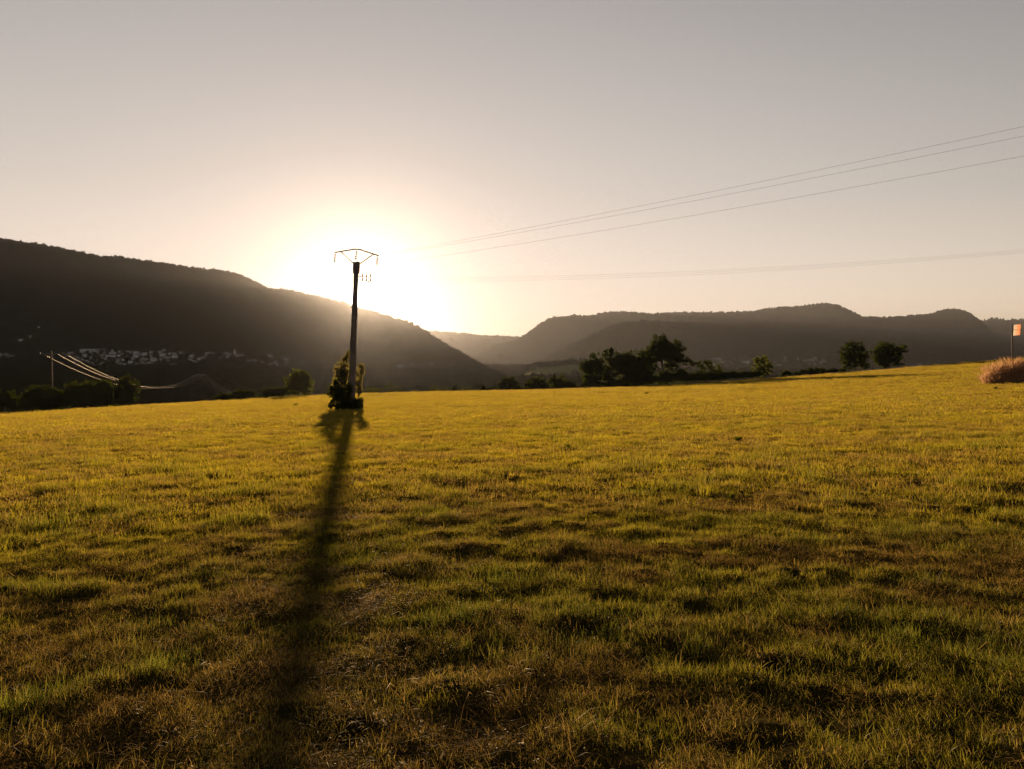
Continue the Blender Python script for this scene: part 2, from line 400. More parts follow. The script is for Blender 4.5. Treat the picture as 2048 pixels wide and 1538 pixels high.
def scatter(name, P, rot, scl, idx, colr, collection, label, cat):
    me = bpy.data.meshes.new(name); me.vertices.add(len(P)); me.vertices.foreach_set('co', np.asarray(P, np.float32).ravel())
    def attr(nm, typ, key, data):
        a = me.attributes.new(nm, typ, 'POINT'); a.data.foreach_set(key, np.ascontiguousarray(data).ravel())
    attr('rot', 'FLOAT_VECTOR', 'vector', np.asarray(rot, np.float32)); attr('scl', 'FLOAT_VECTOR', 'vector', np.asarray(scl, np.float32))
    attr('idx', 'INT', 'value', np.asarray(idx, np.int32)); attr('col', 'FLOAT_VECTOR', 'vector', np.asarray(colr, np.float32))
    o = link(name, me); tag(o, label, cat, kind='stuff')
    ng = bpy.data.node_groups.new(name + '_nodes', 'GeometryNodeTree')
    ng.interface.new_socket('Geometry', in_out='INPUT', socket_type='NodeSocketGeometry')
    ng.interface.new_socket('Geometry', in_out='OUTPUT', socket_type='NodeSocketGeometry')
    gi = ng.nodes.new('NodeGroupInput'); go = ng.nodes.new('NodeGroupOutput')
    ip = ng.nodes.new('GeometryNodeInstanceOnPoints'); ci = ng.nodes.new('GeometryNodeCollectionInfo')
    ci.inputs['Collection'].default_value = collection
    ci.inputs['Separate Children'].default_value = True; ci.inputs['Reset Children'].default_value = True
    def named(nm, typ):
        q = ng.nodes.new('GeometryNodeInputNamedAttribute'); q.data_type = typ; q.inputs['Name'].default_value = nm
        return q.outputs[0]
    ip.inputs['Pick Instance'].default_value = True
    e2r = ng.nodes.new('FunctionNodeEulerToRotation')
    ng.links.new(named('rot', 'FLOAT_VECTOR'), e2r.inputs[0])
    ng.links.new(gi.outputs[0], ip.inputs['Points']); ng.links.new(ci.outputs[0], ip.inputs['Instance'])
    ng.links.new(named('idx', 'INT'), ip.inputs['Instance Index'])
    ng.links.new(e2r.outputs[0], ip.inputs['Rotation']); ng.links.new(named('scl', 'FLOAT_VECTOR'), ip.inputs['Scale'])
    ng.links.new(ip.outputs[0], go.inputs[0])
    md = o.modifiers.new('scatter', 'NODES'); md.node_group = ng
    return o

def blades(n, radius, h0, h1, w0, w1, lean, straw, seed, segs=3, flat=0.0, hpow=1.0):
    """a tuft: n curved tapering blades rooted in a disc"""
    g = np.random.default_rng(seed)
    rad = radius * np.sqrt(g.random(n)); ang = g.random(n) * 6.283
    bx, by = rad * np.cos(ang), rad * np.sin(ang)
    hh = h0 + (h1 - h0) * g.random(n) ** hpow; ww = w0 + (w1 - w0) * g.random(n)
    dirn = g.random(n) * 6.283; ln = lean * (0.3 + g.random(n)) ; fl = g.random(n) < flat
    ln = np.where(fl, 1.35 + 0.2 * g.random(n), ln)
    face = dirn + math.pi / 2 + g.normal(0, 0.5, n)
    st = np.where(g.random(n) < straw, 0.55 + 0.45 * g.random(n), 0.12 * g.random(n))
    V, T, S = [], [], []
    levels = np.linspace(0, 1, segs + 1)
    per = segs * 2 + 1
    X = np.zeros((n, per, 3))
    for k, u in enumerate(levels):
        # blade bends more and more towards its tip
        tilt = ln * (0.35 + 0.65 * u)
        out_ = hh * u * np.sin(np.clip(tilt, 0, 1.5)); up = hh * u * np.cos(np.clip(tilt, 0, 1.5))
        cx = bx + out_ * np.cos(dirn); cyy = by + out_ * np.sin(dirn)
        cz = up - 0.015 * (1 - fl) + fl * 0.012
        wv = ww * (1 - u) ** 0.6 * 0.5
        if k < segs:
            X[:, 2 * k] = np.stack([cx - wv * np.cos(face), cyy - wv * np.sin(face), cz], -1)
            X[:, 2 * k + 1] = np.stack([cx + wv * np.cos(face), cyy + wv * np.sin(face), cz], -1)
        else: X[:, 2 * k] = np.stack([cx, cyy, cz], -1)
    tri = []
    for k in range(segs - 1):
        tri += [(2 * k, 2 * k + 1, 2 * k + 3), (2 * k, 2 * k + 3, 2 * k + 2)]
    tri.append((2 * segs - 2, 2 * segs - 1, 2 * segs))
    tri = np.array(tri)
    Tt = (np.arange(n)[:, None, None] * per + tri[None]).reshape(-1, 3)
    me = mesh_np('tuft', X.reshape(-1, 3), None, Tt, mats=(M['grass'],))
    a = me.attributes.new('straw', 'FLOAT', 'POINT')
    a.data.foreach_set('value', np.repeat(st, per).astype(np.float32))
    return me

def weed_mesh(n, radius, size, seed):
    """low broad-leaved rosette for the sward"""
    g = np.random.default_rng(seed); V, Q = [], []
    for k in range(n):
        a = g.random() * 6.283; r = radius * math.sqrt(g.random()); z = 0.02 + 0.05 * g.random()
        c = Vector((r * math.cos(a), r * math.sin(a), z)); d = g.random() * 6.283; up = 0.2 + 0.5 * g.random()
        e1 = Vector((math.cos(d), math.sin(d), up)).normalized(); e2 = e1.cross(Vector((0, 0, 1))).normalized()
        L = size * (0.6 + 0.8 * g.random()); wd = L * 0.35; b = len(V)
        for p in (c, c + e1 * L * .5 + e2 * wd, c + e1 * L, c + e1 * L * .5 - e2 * wd): V.append(tuple(p))
        Q.append((b, b + 1, b + 2, b + 3))
    me = mesh_np('weed', V, Q, mats=(M['grass'],))
    a = me.attributes.new('straw', 'FLOAT', 'POINT'); a.data.foreach_set('value', np.zeros(len(V), np.float32))
    return me

near_src = source_collection('near_tuft', [
    blades(46, 0.075, 0.03, 0.085, 0.0018, 0.0036, 0.75, 0.10, 1),
    blades(46, 0.080, 0.03, 0.105, 0.0018, 0.0036, 1.00, 0.14, 2),
    blades(54, 0.090, 0.02, 0.060, 0.0018, 0.0036, 0.80, 0.30, 3),
    blades(54, 0.090, 0.02, 0.070, 0.0018, 0.0034, 1.10, 0.55, 4, flat=0.25),
    blades(30, 0.120, 0.05, 0.15, 0.0016, 0.0032, 1.1, 0.95, 5, flat=0.85),
    blades(7, 0.060, 0.08, 0.19, 0.0016, 0.0030, 0.55, 0.30, 6),
    weed_mesh(70, 0.08, 0.011, 7),
    blades(30, 0.050, 0.05, 0.14, 0.0024, 0.0048, 0.80, 0.04, 8),
    blades(3, 0.060, 0.16, 0.32, 0.0035, 0.0055, 0.9, 1.0, 9, flat=0.9)])
mid_src = source_collection('mid_tuft', [
    blades(95, 0.26, 0.04, 0.12, 0.004, 0.007, 0.6, 0.15, 11, segs=2),
    blades(95, 0.26, 0.05, 0.15, 0.004, 0.007, 0.7, 0.12, 12, segs=2),
    blades(110, 0.28, 0.03, 0.09, 0.004, 0.007, 0.7, 0.45, 13, segs=2),
    blades(80, 0.30, 0.05, 0.14, 0.004, 0.007, 1.0, 0.8, 14, segs=2, flat=0.5),
    blades(40, 0.14, 0.08, 0.20, 0.005, 0.009, 0.6, 0.08, 15, segs=2)])
far_src = source_collection('far_tuft', [
    blades(150, 0.75, 0.05, 0.13, 0.010, 0.018, 0.6, 0.2, 21, segs=2),
    blades(150, 0.75, 0.05, 0.15, 0.010, 0.018, 0.7, 0.2, 22, segs=2),
    blades(150, 0.80, 0.04, 0.10, 0.010, 0.018, 0.8, 0.5, 23, segs=2)])
vfar_src = source_collection('vfar_tuft', [
    blades(190, 1.6, 0.06, 0.15, 0.022, 0.038, 0.6, 0.25, 31, segs=2),
    blades(190, 1.6, 0.05, 0.13, 0.022, 0.038, 0.7, 0.4, 32, segs=2)])

GREEN = np.array([0.115, 0.125, 0.010]); OLIVE = np.array([0.315, 0.248, 0.008]); BROWN = np.array([0.23, 0.14, 0.034]); SHADE_GREEN = np.array([0.046, 0.068, 0.010])

def sward(x, y):
    """dryness 0..1 and lushness 0..1 of the sward at a place"""
    dry = fbm(x / 2.0, y / 1.3, 101, 4) * 0.45 + fbm(x / 0.5, y / 0.42, 103, 3) * 0.55
    dry = np.clip((dry - 0.42) / 0.26, 0, 1)
    lush = np.clip((fbm(x / 0.8, y / 0.55, 107, 3) - 0.48) / 0.18, 0, 1)
    return dry, lush

def grass_points(r0, r1, dens, half, g):
    area = half * (r1 * r1 - r0 * r0); n = int(area * dens)
    r = np.sqrt(r0 * r0 + g.random(n) * (r1 * r1 - r0 * r0)); a = (g.random(n) * 2 - 1) * half
    x, y = r * np.sin(a), r * np.cos(a)
    k = y < EDGE_Y + 1.5
    return x[k], y[k], r[k]

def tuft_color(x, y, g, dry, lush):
    n = len(x)
    rough = np.clip((15 - np.hypot(x, y)) / 10, 0, 1) * (0.7 + 0.3 * fbm(x / 3, y / 3, 401, 2))   # foreground shade put into the tuft colour, stronger towards the viewer
    base = OLIVE[None] * (1 - 0.5 * g.random((n, 1))) + GREEN[None] * 0.4 * g.random((n, 1))
    c = base * (1 - lush[:, None] * 0.6) + GREEN[None] * lush[:, None] * 0.6
    c = c * (1 - dry[:, None] * 0.55) + BROWN[None] * dry[:, None] * 0.55
    shade_col = (SHADE_GREEN * .9)[None] * (1 - dry[:, None] * .8) + (BROWN * .30)[None] * dry[:, None] * .8
    c = c * (1 - .8 * rough[:, None]) + shade_col * .8 * rough[:, None]  # rough is the weight of the foreground shade
    return c * (0.7 + 0.6 * g.random((n, 1)))

def lay(name, x, y, coll, idx, s_lo, s_hi, g, label, zoff=0.0):
    n = len(x); dry, lush = sward(x, y)
    z = ground_z(x, y) + zoff
    rot = np.stack([g.normal(0, 0.08, n), g.normal(0, 0.08, n), g.random(n) * 6.283], -1)
    s = (s_lo + (s_hi - s_lo) * g.random(n)) ; hs = s * (0.78 + 0.30 * lush) * (1 - 0.15 * dry)
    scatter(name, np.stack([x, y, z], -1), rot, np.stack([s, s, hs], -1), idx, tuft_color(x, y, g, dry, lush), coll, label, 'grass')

def choose(dry, lush, g, table):
    """pick a tuft kind: table of (index, weight function)"""
    wts = np.stack([np.clip(f(dry, lush), 0.001, None) for _, f in table], -1)
    cum = np.cumsum(wts, 1); u = g.random(len(dry)) * cum[:, -1]
    k = (u[:, None] > cum).sum(1)
    return np.array([i for i, _ in table])[k]

g = np.random.default_rng(42)
x, y, r = grass_points(0.5, 11.5, 420, math.radians(50), g)
dry, lush = sward(x, y)
keep = (g.random(len(x)) < np.clip((11.5 - r) / 3.0, 0, 1)) & (g.random(len(x)) < 0.42 + 0.58 * np.clip(fbm(x / 0.24, y / 0.18, 211, 2) * 3.4 - 1.2, 0, 1))
x, y = x[keep], y[keep]; dry, lush = dry[keep], lush[keep]
idx = choose(dry, lush, g, [(0, lambda d, l: 1.0 - .6 * d), (1, lambda d, l: .7 * l + .2), (2, lambda d, l: .6 + .4 * d), (3, lambda d, l: 1.2 * d),
                            (4, lambda d, l: .9 * d * d), (5, lambda d, l: .06 + 0 * d), (6, lambda d, l: .05 + .2 * l), (7, lambda d, l: .5 * l * l), (8, lambda d, l: .035 + .05 * d)])
lay('grass', x, y, near_src, idx, 0.75, 1.25, g, 'tussocky mown grass tinted with shade, and dry straw in the foreground')
x, y, r = grass_points(8.5, 34, 34, math.radians(46), g)
dry, lush = sward(x, y)
keep = g.random(len(x)) < np.clip((r - 8.5) / 3, 0, 1) * np.clip((34 - r) / 6, 0, 1) * (0.45 + 0.55 * np.clip(fbm(x / 0.6, y / 0.5, 213, 2) * 2.2 - 0.5, 0, 1))
x, y = x[keep], y[keep]; dry, lush = dry[keep], lush[keep]
idx = choose(dry, lush, g, [(0, lambda d, l: 1.0 - .6 * d), (1, lambda d, l: .6 * l + .2), (2, lambda d, l: .6 + .5 * d), (3, lambda d, l: .8 * d * d), (4, lambda d, l: .05 + .4 * l * l)])
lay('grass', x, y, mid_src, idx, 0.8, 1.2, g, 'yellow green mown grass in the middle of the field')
x, y, r = grass_points(27, 95, 5.0, math.radians(43), g)
dry, lush = sward(x, y)
keep = g.random(len(x)) < np.clip((r - 27) / 7, 0, 1) * np.clip((95 - r) / 15, 0, 1)
x, y = x[keep], y[keep]; dry, lush = dry[keep], lush[keep]
idx = choose(dry, lush, g, [(0, lambda d, l: 1.0 - .5 * d), (1, lambda d, l: .5 + .3 * l), (2, lambda d, l: .3 + .8 * d)])
lay('grass', x, y, far_src, idx, 0.8, 1.2, g, 'golden backlit mown grass around the power pole')
x, y, r = grass_points(80, 250, 1.15, math.radians(43), g)
dry, lush = sward(x, y)
keep = g.random(len(x)) < np.clip((r - 80) / 15, 0, 1)
x, y = x[keep], y[keep]; dry, lush = dry[keep], lush[keep]
idx = choose(dry, lush, g, [(0, lambda d, l: 1.0 - .5 * d), (1, lambda d, l: .3 + .6 * d)])
lay('grass', x, y, vfar_src, idx, 0.8, 1.2, g, 'golden grass along the far edge of the field')

n = 420
x = -4 + 100 * g.random(n); y = EDGE_Y + 0.6 + 1.0 * g.random(n)
scatter('grass', np.stack([x, y, ground_z(x, y)], -1), np.stack([0 * x, 0 * x, g.random(n) * 6.283], -1), np.stack([.7 + 0 * x, .7 + 0 * x, 2.0 + 2.2 * g.random(n)], -1),
        np.ones(n), BROWN[None] * (.8 + .5 * g.random((n, 1))), vfar_src, 'uncut dry fringe along the far field edge', 'grass')

# ------------------------------------------------------------------ trees and shrubs
def leaf_cloud(lobes, n, size, g, shell=0.55, core=True):
    """leaf quads through a set of ellipsoid lobes (cx,cy,cz,rx,ry,rz): clumped, denser outside, ragged outline"""
    vol = np.array([l[3] * l[4] * l[5] for l in lobes]) ** 0.7; cnt = np.maximum(8, (n * vol / vol.sum()).astype(int))
    P = []
    for l, c in zip(lobes, cnt):
        nc = max(6, c // 26)
        d = g.normal(size=(nc, 3)); d /= np.linalg.norm(d, axis=1)[:, None]
        rad = shell + (1.06 - shell) * g.random((nc, 1)) ** 0.6
        cen = d * rad
        k = g.integers(0, nc, c)
        p = cen[k] + g.normal(0, 0.13, (c, 3))
        P.append(p * np.array(l[3:6]) + np.array(l[0:3]))
    P = np.concatenate(P); n = len(P)
    a = g.normal(size=(n, 3)); a /= np.linalg.norm(a, axis=1)[:, None]
    b = np.cross(a, g.normal(size=(n, 3))); b /= np.linalg.norm(b, axis=1)[:, None]
    L = size * (0.6 + 0.8 * g.random((n, 1))); Wd = L * (0.35 + 0.25 * g.random((n, 1)))
    V = np.stack([P - a * L, P - b * Wd, P + a * L, P + b * Wd], 1).reshape(-1, 3)
    Q = np.arange(n * 4).reshape(-1, 4)
    return V, Q

def blob(lobes, k, g):
    """irregular dark inner mass so that dense crowns do not read as see-through"""
    V, Q = [], []; nu, nv = 9, 6
    for l in lobes:
        b = len(V)
        for i in range(nv + 1):
            for j in range(nu):
                th_ = math.pi * i / nv; ph = 2 * math.pi * j / nu
                q = k * (0.75 + 0.45 * g.random())
                V.append((l[0] + l[3] * q * math.sin(th_) * math.cos(ph), l[1] + l[4] * q * math.sin(th_) * math.sin(ph), l[2] + l[5] * q * math.cos(th_)))
        for i in range(nv):
            for j in range(nu): Q.append((b + i * nu + j, b + i * nu + (j + 1) % nu, b + (i + 1) * nu + (j + 1) % nu, b + (i + 1) * nu + j))
    return np.array(V), np.array(Q)

def plant(name, label, cat, base_px, Y, lobes_px, leaves=3500, leaf=0.2, mat='leaf', group=None, seed=1, trunk=0.16, inner=0.0, shell=0.45, stems=1, depth=1.0, limb=True):
    """tree or shrub: lobes are (px, py, rx, ry) in photo pixels at distance Y, given real depth round the trunk"""
    g = np.random.default_rng(seed)
    b = at(base_px[0], base_px[1], Y); gz = float(ground_z(b.x, b.y))
    root = empty(name, (b.x, b.y, gz)); tag(root, label, cat, group)
    k = Y / F; lobes = []
    for (px, py, rx, ry) in lobes_px:
        c = at(px, py, Y); rm = (rx + min(rx, ry)) / 2
        lobes.append((c.x - b.x, g.uniform(-0.5, 0.5) * rm * k * depth, c.z - gz, rx * k, rm * k * depth, ry * k))
    V, Q = leaf_cloud(lobes, leaves, leaf, g, shell)
    keep = V.reshape(-1, 4, 3)[:, :, 2].min(1) > -0.1
    V = V.reshape(-1, 4, 3)[keep].reshape(-1, 3); Q = np.arange(len(V)).reshape(-1, 4)
    if inner > 0:
        V2, Q2 = blob(lobes, inner, g); Q = np.concatenate([Q, Q2 + len(V)]); V = np.concatenate([V, V2])
    o = link('crown', mesh_np('crown', V, Q, mats=(M[mat],)), root); o['kind'] = 'stuff'
    mb = MB()
    zc = sum(l[2] for l in lobes) / len(lobes)
    top = max(l[2] for l in lobes)
    for s in range(stems):
        ox = g.uniform(-1, 1) * 0.5 * (stems > 1) * max(l[3] for l in lobes)
        tt = [(ox, 0, -0.3), (ox + g.uniform(-.1, .1), g.uniform(-.1, .1), zc * 0.45), (ox * 0.8 + g.uniform(-.3, .3), g.uniform(-.2, .2), zc * 0.8), (lobes[0][0] * .6 + ox * .4, lobes[0][1] * .6, top)]
        mb.tube(tt, [trunk, trunk * .85, trunk * .6, trunk * .15], 7)
    if limb:
        for l in lobes:
            z0 = min(zc * 0.55, l[2] * 0.7); z0 = max(z0, 0.1)
            st = Vector((0, 0, z0)); en = Vector(l[:3])
            mid = st.lerp(en, .5) + Vector((g.uniform(-.2, .2), g.uniform(-.2, .2), -0.1 * (en - st).length))
            mb.tube([st, mid, en], [trunk * .5, trunk * .36, trunk * .12], 5)
            for q in range(3):
                d = Vector(g.normal(size=3)).normalized()
                mb.tube([mid.lerp(en, .6), en + Vector((d.x * l[3], d.y * l[4], d.z * l[5])) * .75], [trunk * .2, trunk * .05], 4)
    mb.build('trunk', M['bark'], root, smooth=True)
    return root

RG = 'trees and shrubs along the far edge of the field'
plant('tree', 'leftmost dark tree of the tall clump right of the field centre', 'tree', (1184, 772), 182,
      [(1178, 742, 17, 20), (1192, 722, 14, 17), (1200, 742, 13, 20), (1172, 733, 12, 12), (1186, 758, 18, 12)], 5000, .24, seed=3, inner=0.35, trunk=.2, stems=3, group=RG)
plant('tree', 'second tree from the left in the tall dark clump', 'tree', (1222, 772), 183,
      [(1222, 711, 15, 13), (1230, 730, 14, 18), (1214, 748, 12, 16), (1241, 722, 12, 14), (1226, 760, 16, 10)], 4600, .24, seed=4, inner=0.3, trunk=.18, stems=3, group=RG)
plant('tree', 'dense flat topped tree in the middle of the tall dark clump', 'tree', (1266, 772), 181,
      [(1256, 722, 20, 18), (1284, 722, 19, 20), (1268, 745, 24, 18), (1248, 740, 14, 18), (1290, 748, 16, 18), (1270, 760, 26, 10)], 7000, .26, seed=5, inner=0.6, trunk=.22, group=RG)
plant('tree', 'tallest tree with a broad rounded crown at the right of the clump', 'tree', (1326, 769), 184,
      [(1322, 690, 22, 20), (1346, 700, 22, 20), (1305, 704, 14, 18), (1356, 716, 16, 12), (1328, 708, 24, 16), (1300, 726, 14, 16), (1345, 728, 18, 10), (1372, 722, 13, 8), (1388, 728, 9, 6)], 8500, .27, seed=6, inner=0.42, trunk=.34, group=RG)
plant('shrub', 'dark undergrowth at the foot of the tallest tree', 'shrub', (1330, 770), 180,
      [(1300, 758, 22, 12), (1335, 754, 24, 14), (1365, 752, 22, 13), (1230, 768, 40, 7), (1180, 768, 22, 6)], 4200, .22, seed=7, inner=0.7, trunk=.08, group=RG)
plant('shrub', 'small ragged bush just right of the tallest tree', 'shrub', (1410, 762), 186,
      [(1404, 729, 9, 9), (1418, 731, 10, 9), (1400, 742, 12, 9), (1426, 742, 9, 8)], 1500, .2, seed=8, trunk=.08, inner=.2, group=RG)
plant('shrub', 'little round bush poking above the trimmed dark hedge', 'shrub', (1434, 762), 187,
      [(1434, 737, 9, 8), (1440, 744, 9, 7)], 800, .18, mat='leaf_light', seed=9, trunk=.06, group=RG)
plant('hedge', 'long low dark hedge right of the tallest tree', 'hedge', (1440, 764), 181,
      [(1385 + 13 * q, 755 - 0.55 * q + random.uniform(-1.5, 1.5), 12, 9.5 - .35 * q) for q in range(11)], 6000, .2, seed=10, inner=0.8, trunk=.06, group=RG, limb=False)
plant('tree', 'single small round tree standing alone past the hedge end', 'tree', (1526, 757), 184,
      [(1524, 725, 16, 12), (1514, 736, 10, 9), (1536, 734, 10, 10), (1526, 744, 14, 8)], 2600, .2, mat='leaf_light', seed=11, trunk=.12, inner=.25, group=RG)
plant('hedge', 'patchy low hedge left of the two right hand trees', 'hedge', (1630, 752), 184,
      [(1568 + 13 * q, 749 - 1.0 * q + random.uniform(-2, 1), 9, 5.0 + 3 * (q in (4, 5, 6))) for q in range(10)], 3600, .2, seed=12, inner=0.6, trunk=.05, group=RG, limb=False)
plant('tree', 'taller left one of the pair of trees on the right skyline', 'tree', (1709, 744), 178,
      [(1710, 694, 18, 13), (1698, 704, 14, 14), (1722, 708, 15, 14), (1706, 720, 24, 14), (1694, 730, 14, 10), (1726, 728, 14, 11)], 5600, .22, seed=13, trunk=.2, inner=.3, group=RG)
plant('tree', 'darker bushy right one of the pair of trees on the skyline', 'tree', (1777, 738), 178,
      [(1776, 699, 22, 14), (1756, 710, 14, 14), (1800, 703, 14, 13), (1778, 716, 26, 14), (1766, 726, 16, 9), (1793, 724, 14, 9)], 6000, .22, seed=14, trunk=.2, inner=.45, group=RG)
plant('shrub', 'roundish dark bush right of the gorge, left of the wide bushes', 'shrub', (1018, 784), 176,
      [(1018, 763, 14, 12), (1008, 771, 13, 9), (1030, 772, 11, 9), (1018, 776, 22, 6)], 2400, .22, seed=15, inner=.45, trunk=.1, group=RG)
plant('shrub', 'left one of two wide low bushes before the pale meadow', 'shrub', (1074, 784), 177,
      [(1072, 766, 18, 11), (1060, 772, 12, 8), (1088, 770, 14, 9), (1074, 776, 22, 6)], 2400, .22, seed=16, inner=.45, trunk=.1, group=RG)
plant('shrub', 'right one of two wide low bushes before the pale meadow', 'shrub', (1122, 782), 177,
      [(1118, 762, 16, 12), (1108, 758, 9, 9), (1134, 768, 14, 9), (1148, 773, 9, 6), (1120, 774, 26, 6)], 2600, .22, seed=17, inner=.4, trunk=.1, group=RG)
plant('shrub', 'tiny low bush on the crest just left of the gorge bush', 'shrub', (972, 784), 182,
      [(966, 775, 7, 6), (980, 777, 7, 4), (972, 779, 11, 4)], 900, .2, seed=18, inner=.4, trunk=.06, group=RG)
plant('tree', 'tiny upright tree on the crest below the gorge', 'tree', (912, 785), 188,
      [(912, 772, 5, 7), (910, 778, 6, 5)], 700, .18, seed=19, inner=.3, trunk=.08, group=RG)
plant('shrub', 'low scrub between the two tiny crest trees', 'shrub', (888, 786), 188,
      [(872, 776, 9, 6), (884, 779, 9, 4), (932, 778, 9, 5), (898, 780, 10, 3)], 1200, .18, mat='leaf_light', seed=20, inner=.2, trunk=.05, group=RG)
plant('shrub', 'thin sapling scrub on the crest just right of the pole', 'shrub', (748, 788), 120,
      [(738, 778, 9, 6), (754, 780, 9, 4), (778, 775, 8, 8), (790, 780, 9, 4)], 800, .13, mat='leaf_light', seed=21, trunk=.04, group=RG)
plant('tree', 'sunlit yellowish tree on the crest left of the pole', 'tree', (598, 796), 138,
      [(598, 754, 18, 14), (585, 766, 16, 13), (612, 766, 14, 15), (598, 778, 26, 11)], 4600, .19, mat='leaf_light', seed=22, inner=.3, trunk=.16, group=RG)
plant('shrub', 'flat dark bush joined to the left side of the sunlit tree', 'shrub', (546, 799), 138,
      [(548, 783, 20, 9), (530, 788, 12, 8), (566, 784, 12, 9)], 2200, .19, seed=23, inner=.6, trunk=.06, group=RG)
plant('shrub', 'low dark bush under the far end of the sagging wires', 'shrub', (470, 805), 142,
      [(452, 794, 18, 8), (478, 790, 18, 9), (500, 790, 14, 9), (436, 797, 10, 6)], 2600, .19, seed=24, inner=.7, trunk=.06, group=RG)
plant('shrub', 'dark bush cut off by the left picture edge', 'shrub', (8, 826), 150,
      [(-25, 795, 30, 26), (10, 798, 26, 20), (28, 808, 14, 14)], 3200, .2, seed=25, inner=.75, trunk=.1, group=RG)
plant('shrub', 'wide rounded dark bush at the foot of the left valley pole', 'shrub', (92, 822), 150,
      [(78, 790, 28, 18), (58, 804, 20, 16), (106, 793, 26, 18), (92, 806, 40, 14), (128, 800, 18, 16)], 5200, .2, seed=26, inner=.8, trunk=.1, group=RG)
plant('shrub', 'long dark thicket between the rounded bush and the tallest left bush', 'shrub', (172, 818), 150,
      [(150, 786, 24, 20), (182, 784, 26, 22), (212, 782, 22, 22), (170, 802, 40, 15), (205, 800, 30, 15)], 5600, .2, seed=27, inner=.8, trunk=.1, group=RG)
plant('tree', 'tallest bushy tree at the right end of the left thicket', 'tree', (252, 815), 150,
      [(250, 767, 15, 15), (262, 780, 14, 18), (242, 786, 18, 20), (262, 798, 14, 13), (244, 803, 20, 11)], 4200, .2, seed=28, inner=.55, trunk=.14, group=RG)

# ------------------------------------------------------------------ main power pole
PY = 50.0
pb = at(702, 821, PY); pgz = float(ground_z(pb.x, pb.y))
POLE = empty('utility_pole', (pb.x, pb.y, pgz))
tag(POLE, 'tall leaning concrete power pole with arched crossarm standing before the sun', 'power pole', 'power poles')
ptop = at(713, 524, PY); lean_v = Vector((ptop.x - pb.x, 0, ptop.z - pgz)); PH = lean_v.z
def pl(px, py, dy=0.0):
    p = at(px, py, PY + dy); return Vector((p.x - pb.x, p.y - pb.y, p.z - pgz))
mb = MB(); lx = lean_v.x
mb.frustum(-0.5, PH - 0.75, (0.42, 0.46), (0.27, 0.30), (-0.5 * lx / PH, 0), (lx * (PH - .75) / PH, 0))
mb.build('shaft', M['concrete'], POLE)
MB().frustum(PH - 0.75, PH, (0.40, 0.40), (0.38, 0.38), (lx * (PH - .75) / PH, 0), (lx, 0)).build('pole_head', M['concrete'], POLE)
arm = MB()
armpts = [pl(670, 505), pl(690, 501.5), pl(709, 498.3), pl(720, 499), pl(738, 505), pl(757.5, 511.5)]
for a, b in zip(armpts[:-1], armpts[1:]): arm.tube([a, b], 0.045, 6)
ARM = arm.build('crossarm', M['steel'], POLE)
MB().tube([pl(682, 503.5), pl(708, 528)], 0.035, 6).build('brace', M['steel'], ARM)
MB().tube([pl(746.5, 508.5), pl(718, 529)], 0.035, 6).build('brace', M['steel'], ARM)
def insulator(parent, p0, p1, n=4, k_=1.0):
    mb = MB(); p0 = Vector(p0); p1 = Vector(p1); mb.tube([p0, p1], 0.012, 5)
    d = (p1 - p0)
    for k in range(n):
        c = p0 + d * (0.22 + 0.68 * k / max(1, n - 1)); u = d.normalized()
        mb.tube([c - u * .05, c - u * .01, c + u * .03], [0.03 * k_, 0.10 * k_, 0.06 * k_], 10)
    return mb.build('insulator', M['glass_ins'], parent, smooth=True)
strings = [(pl(671, 506), pl(668.5, 524.5)), (pl(714, 500), pl(711, 519.5)), (pl(755.5, 512), pl(753.5, 530))]
for a, b in strings: insulator(ARM, a, b)
for q in range(2):
    p = pl(716, 553 + 8 * q); e = pl(742, 554.5 + 8.5 * q)
    SW = MB().tube([p, e], 0.03, 6).build('switch_arm', M['steel'], POLE)
    for w_ in (0.35, 0.65, 0.95):
        c = p.lerp(e, w_); insulator(SW, c + Vector((0, 0, .02)), c + Vector((0, -.05, .20)), 3, 0.55)
MB().tube([pl(739, 536), pl(741, 545), pl(742, 553)], 0.012, 5).build('jumper_wire', M['steel'], POLE)
MB().tube([pl(711, 519.5), pl(724, 528), pl(739, 536)], 0.012, 5).build('jumper_wire', M['steel'], POLE)

# plants at its foot
plant('sapling', 'tall backlit yellow green sapling just left of the concrete pole', 'sapling', (688, 818), 51.4,
      [(679, 742, 10, 20), (691, 722, 7, 15), (676, 765, 11, 16), (698, 708, 5, 8), (688, 752, 12, 24), (684, 780, 12, 12)], 4600, .078, mat='leaf_sapling', seed=40, inner=0.0, trunk=.05, shell=.25, stems=2)
plant('sapling', 'thin backlit sapling just right of the concrete pole', 'sapling', (718, 818), 51.2,
      [(722, 738, 6, 14), (716, 760, 7, 16), (719, 782, 6, 12)], 2000, .075, mat='leaf_sapling', seed=41, trunk=.035, shell=.25)
plant('shrub', 'dark dense bush at the foot of the concrete pole', 'shrub', (684, 824), 49.4,
      [(677, 788, 13, 13), (666, 776, 8, 6), (689, 797, 12, 15), (669, 803, 7, 8), (684, 813, 12, 8), (659, 788, 6, 6), (697, 778, 7, 9), (671, 767, 5, 6), (664, 810, 7, 7), (700, 806, 9, 10)], 9000, .062, seed=42, mat='leaf_light', inner=.3, trunk=.05, stems=3)
plant('shrub', 'small dark bush hugging the right foot of the concrete pole', 'shrub', (716, 823), 49.3,
      [(713, 809, 8, 11), (722, 803, 5, 9), (719, 814, 8, 7)], 3200, .06, seed=43, mat='leaf_light', inner=.25, trunk=.03)

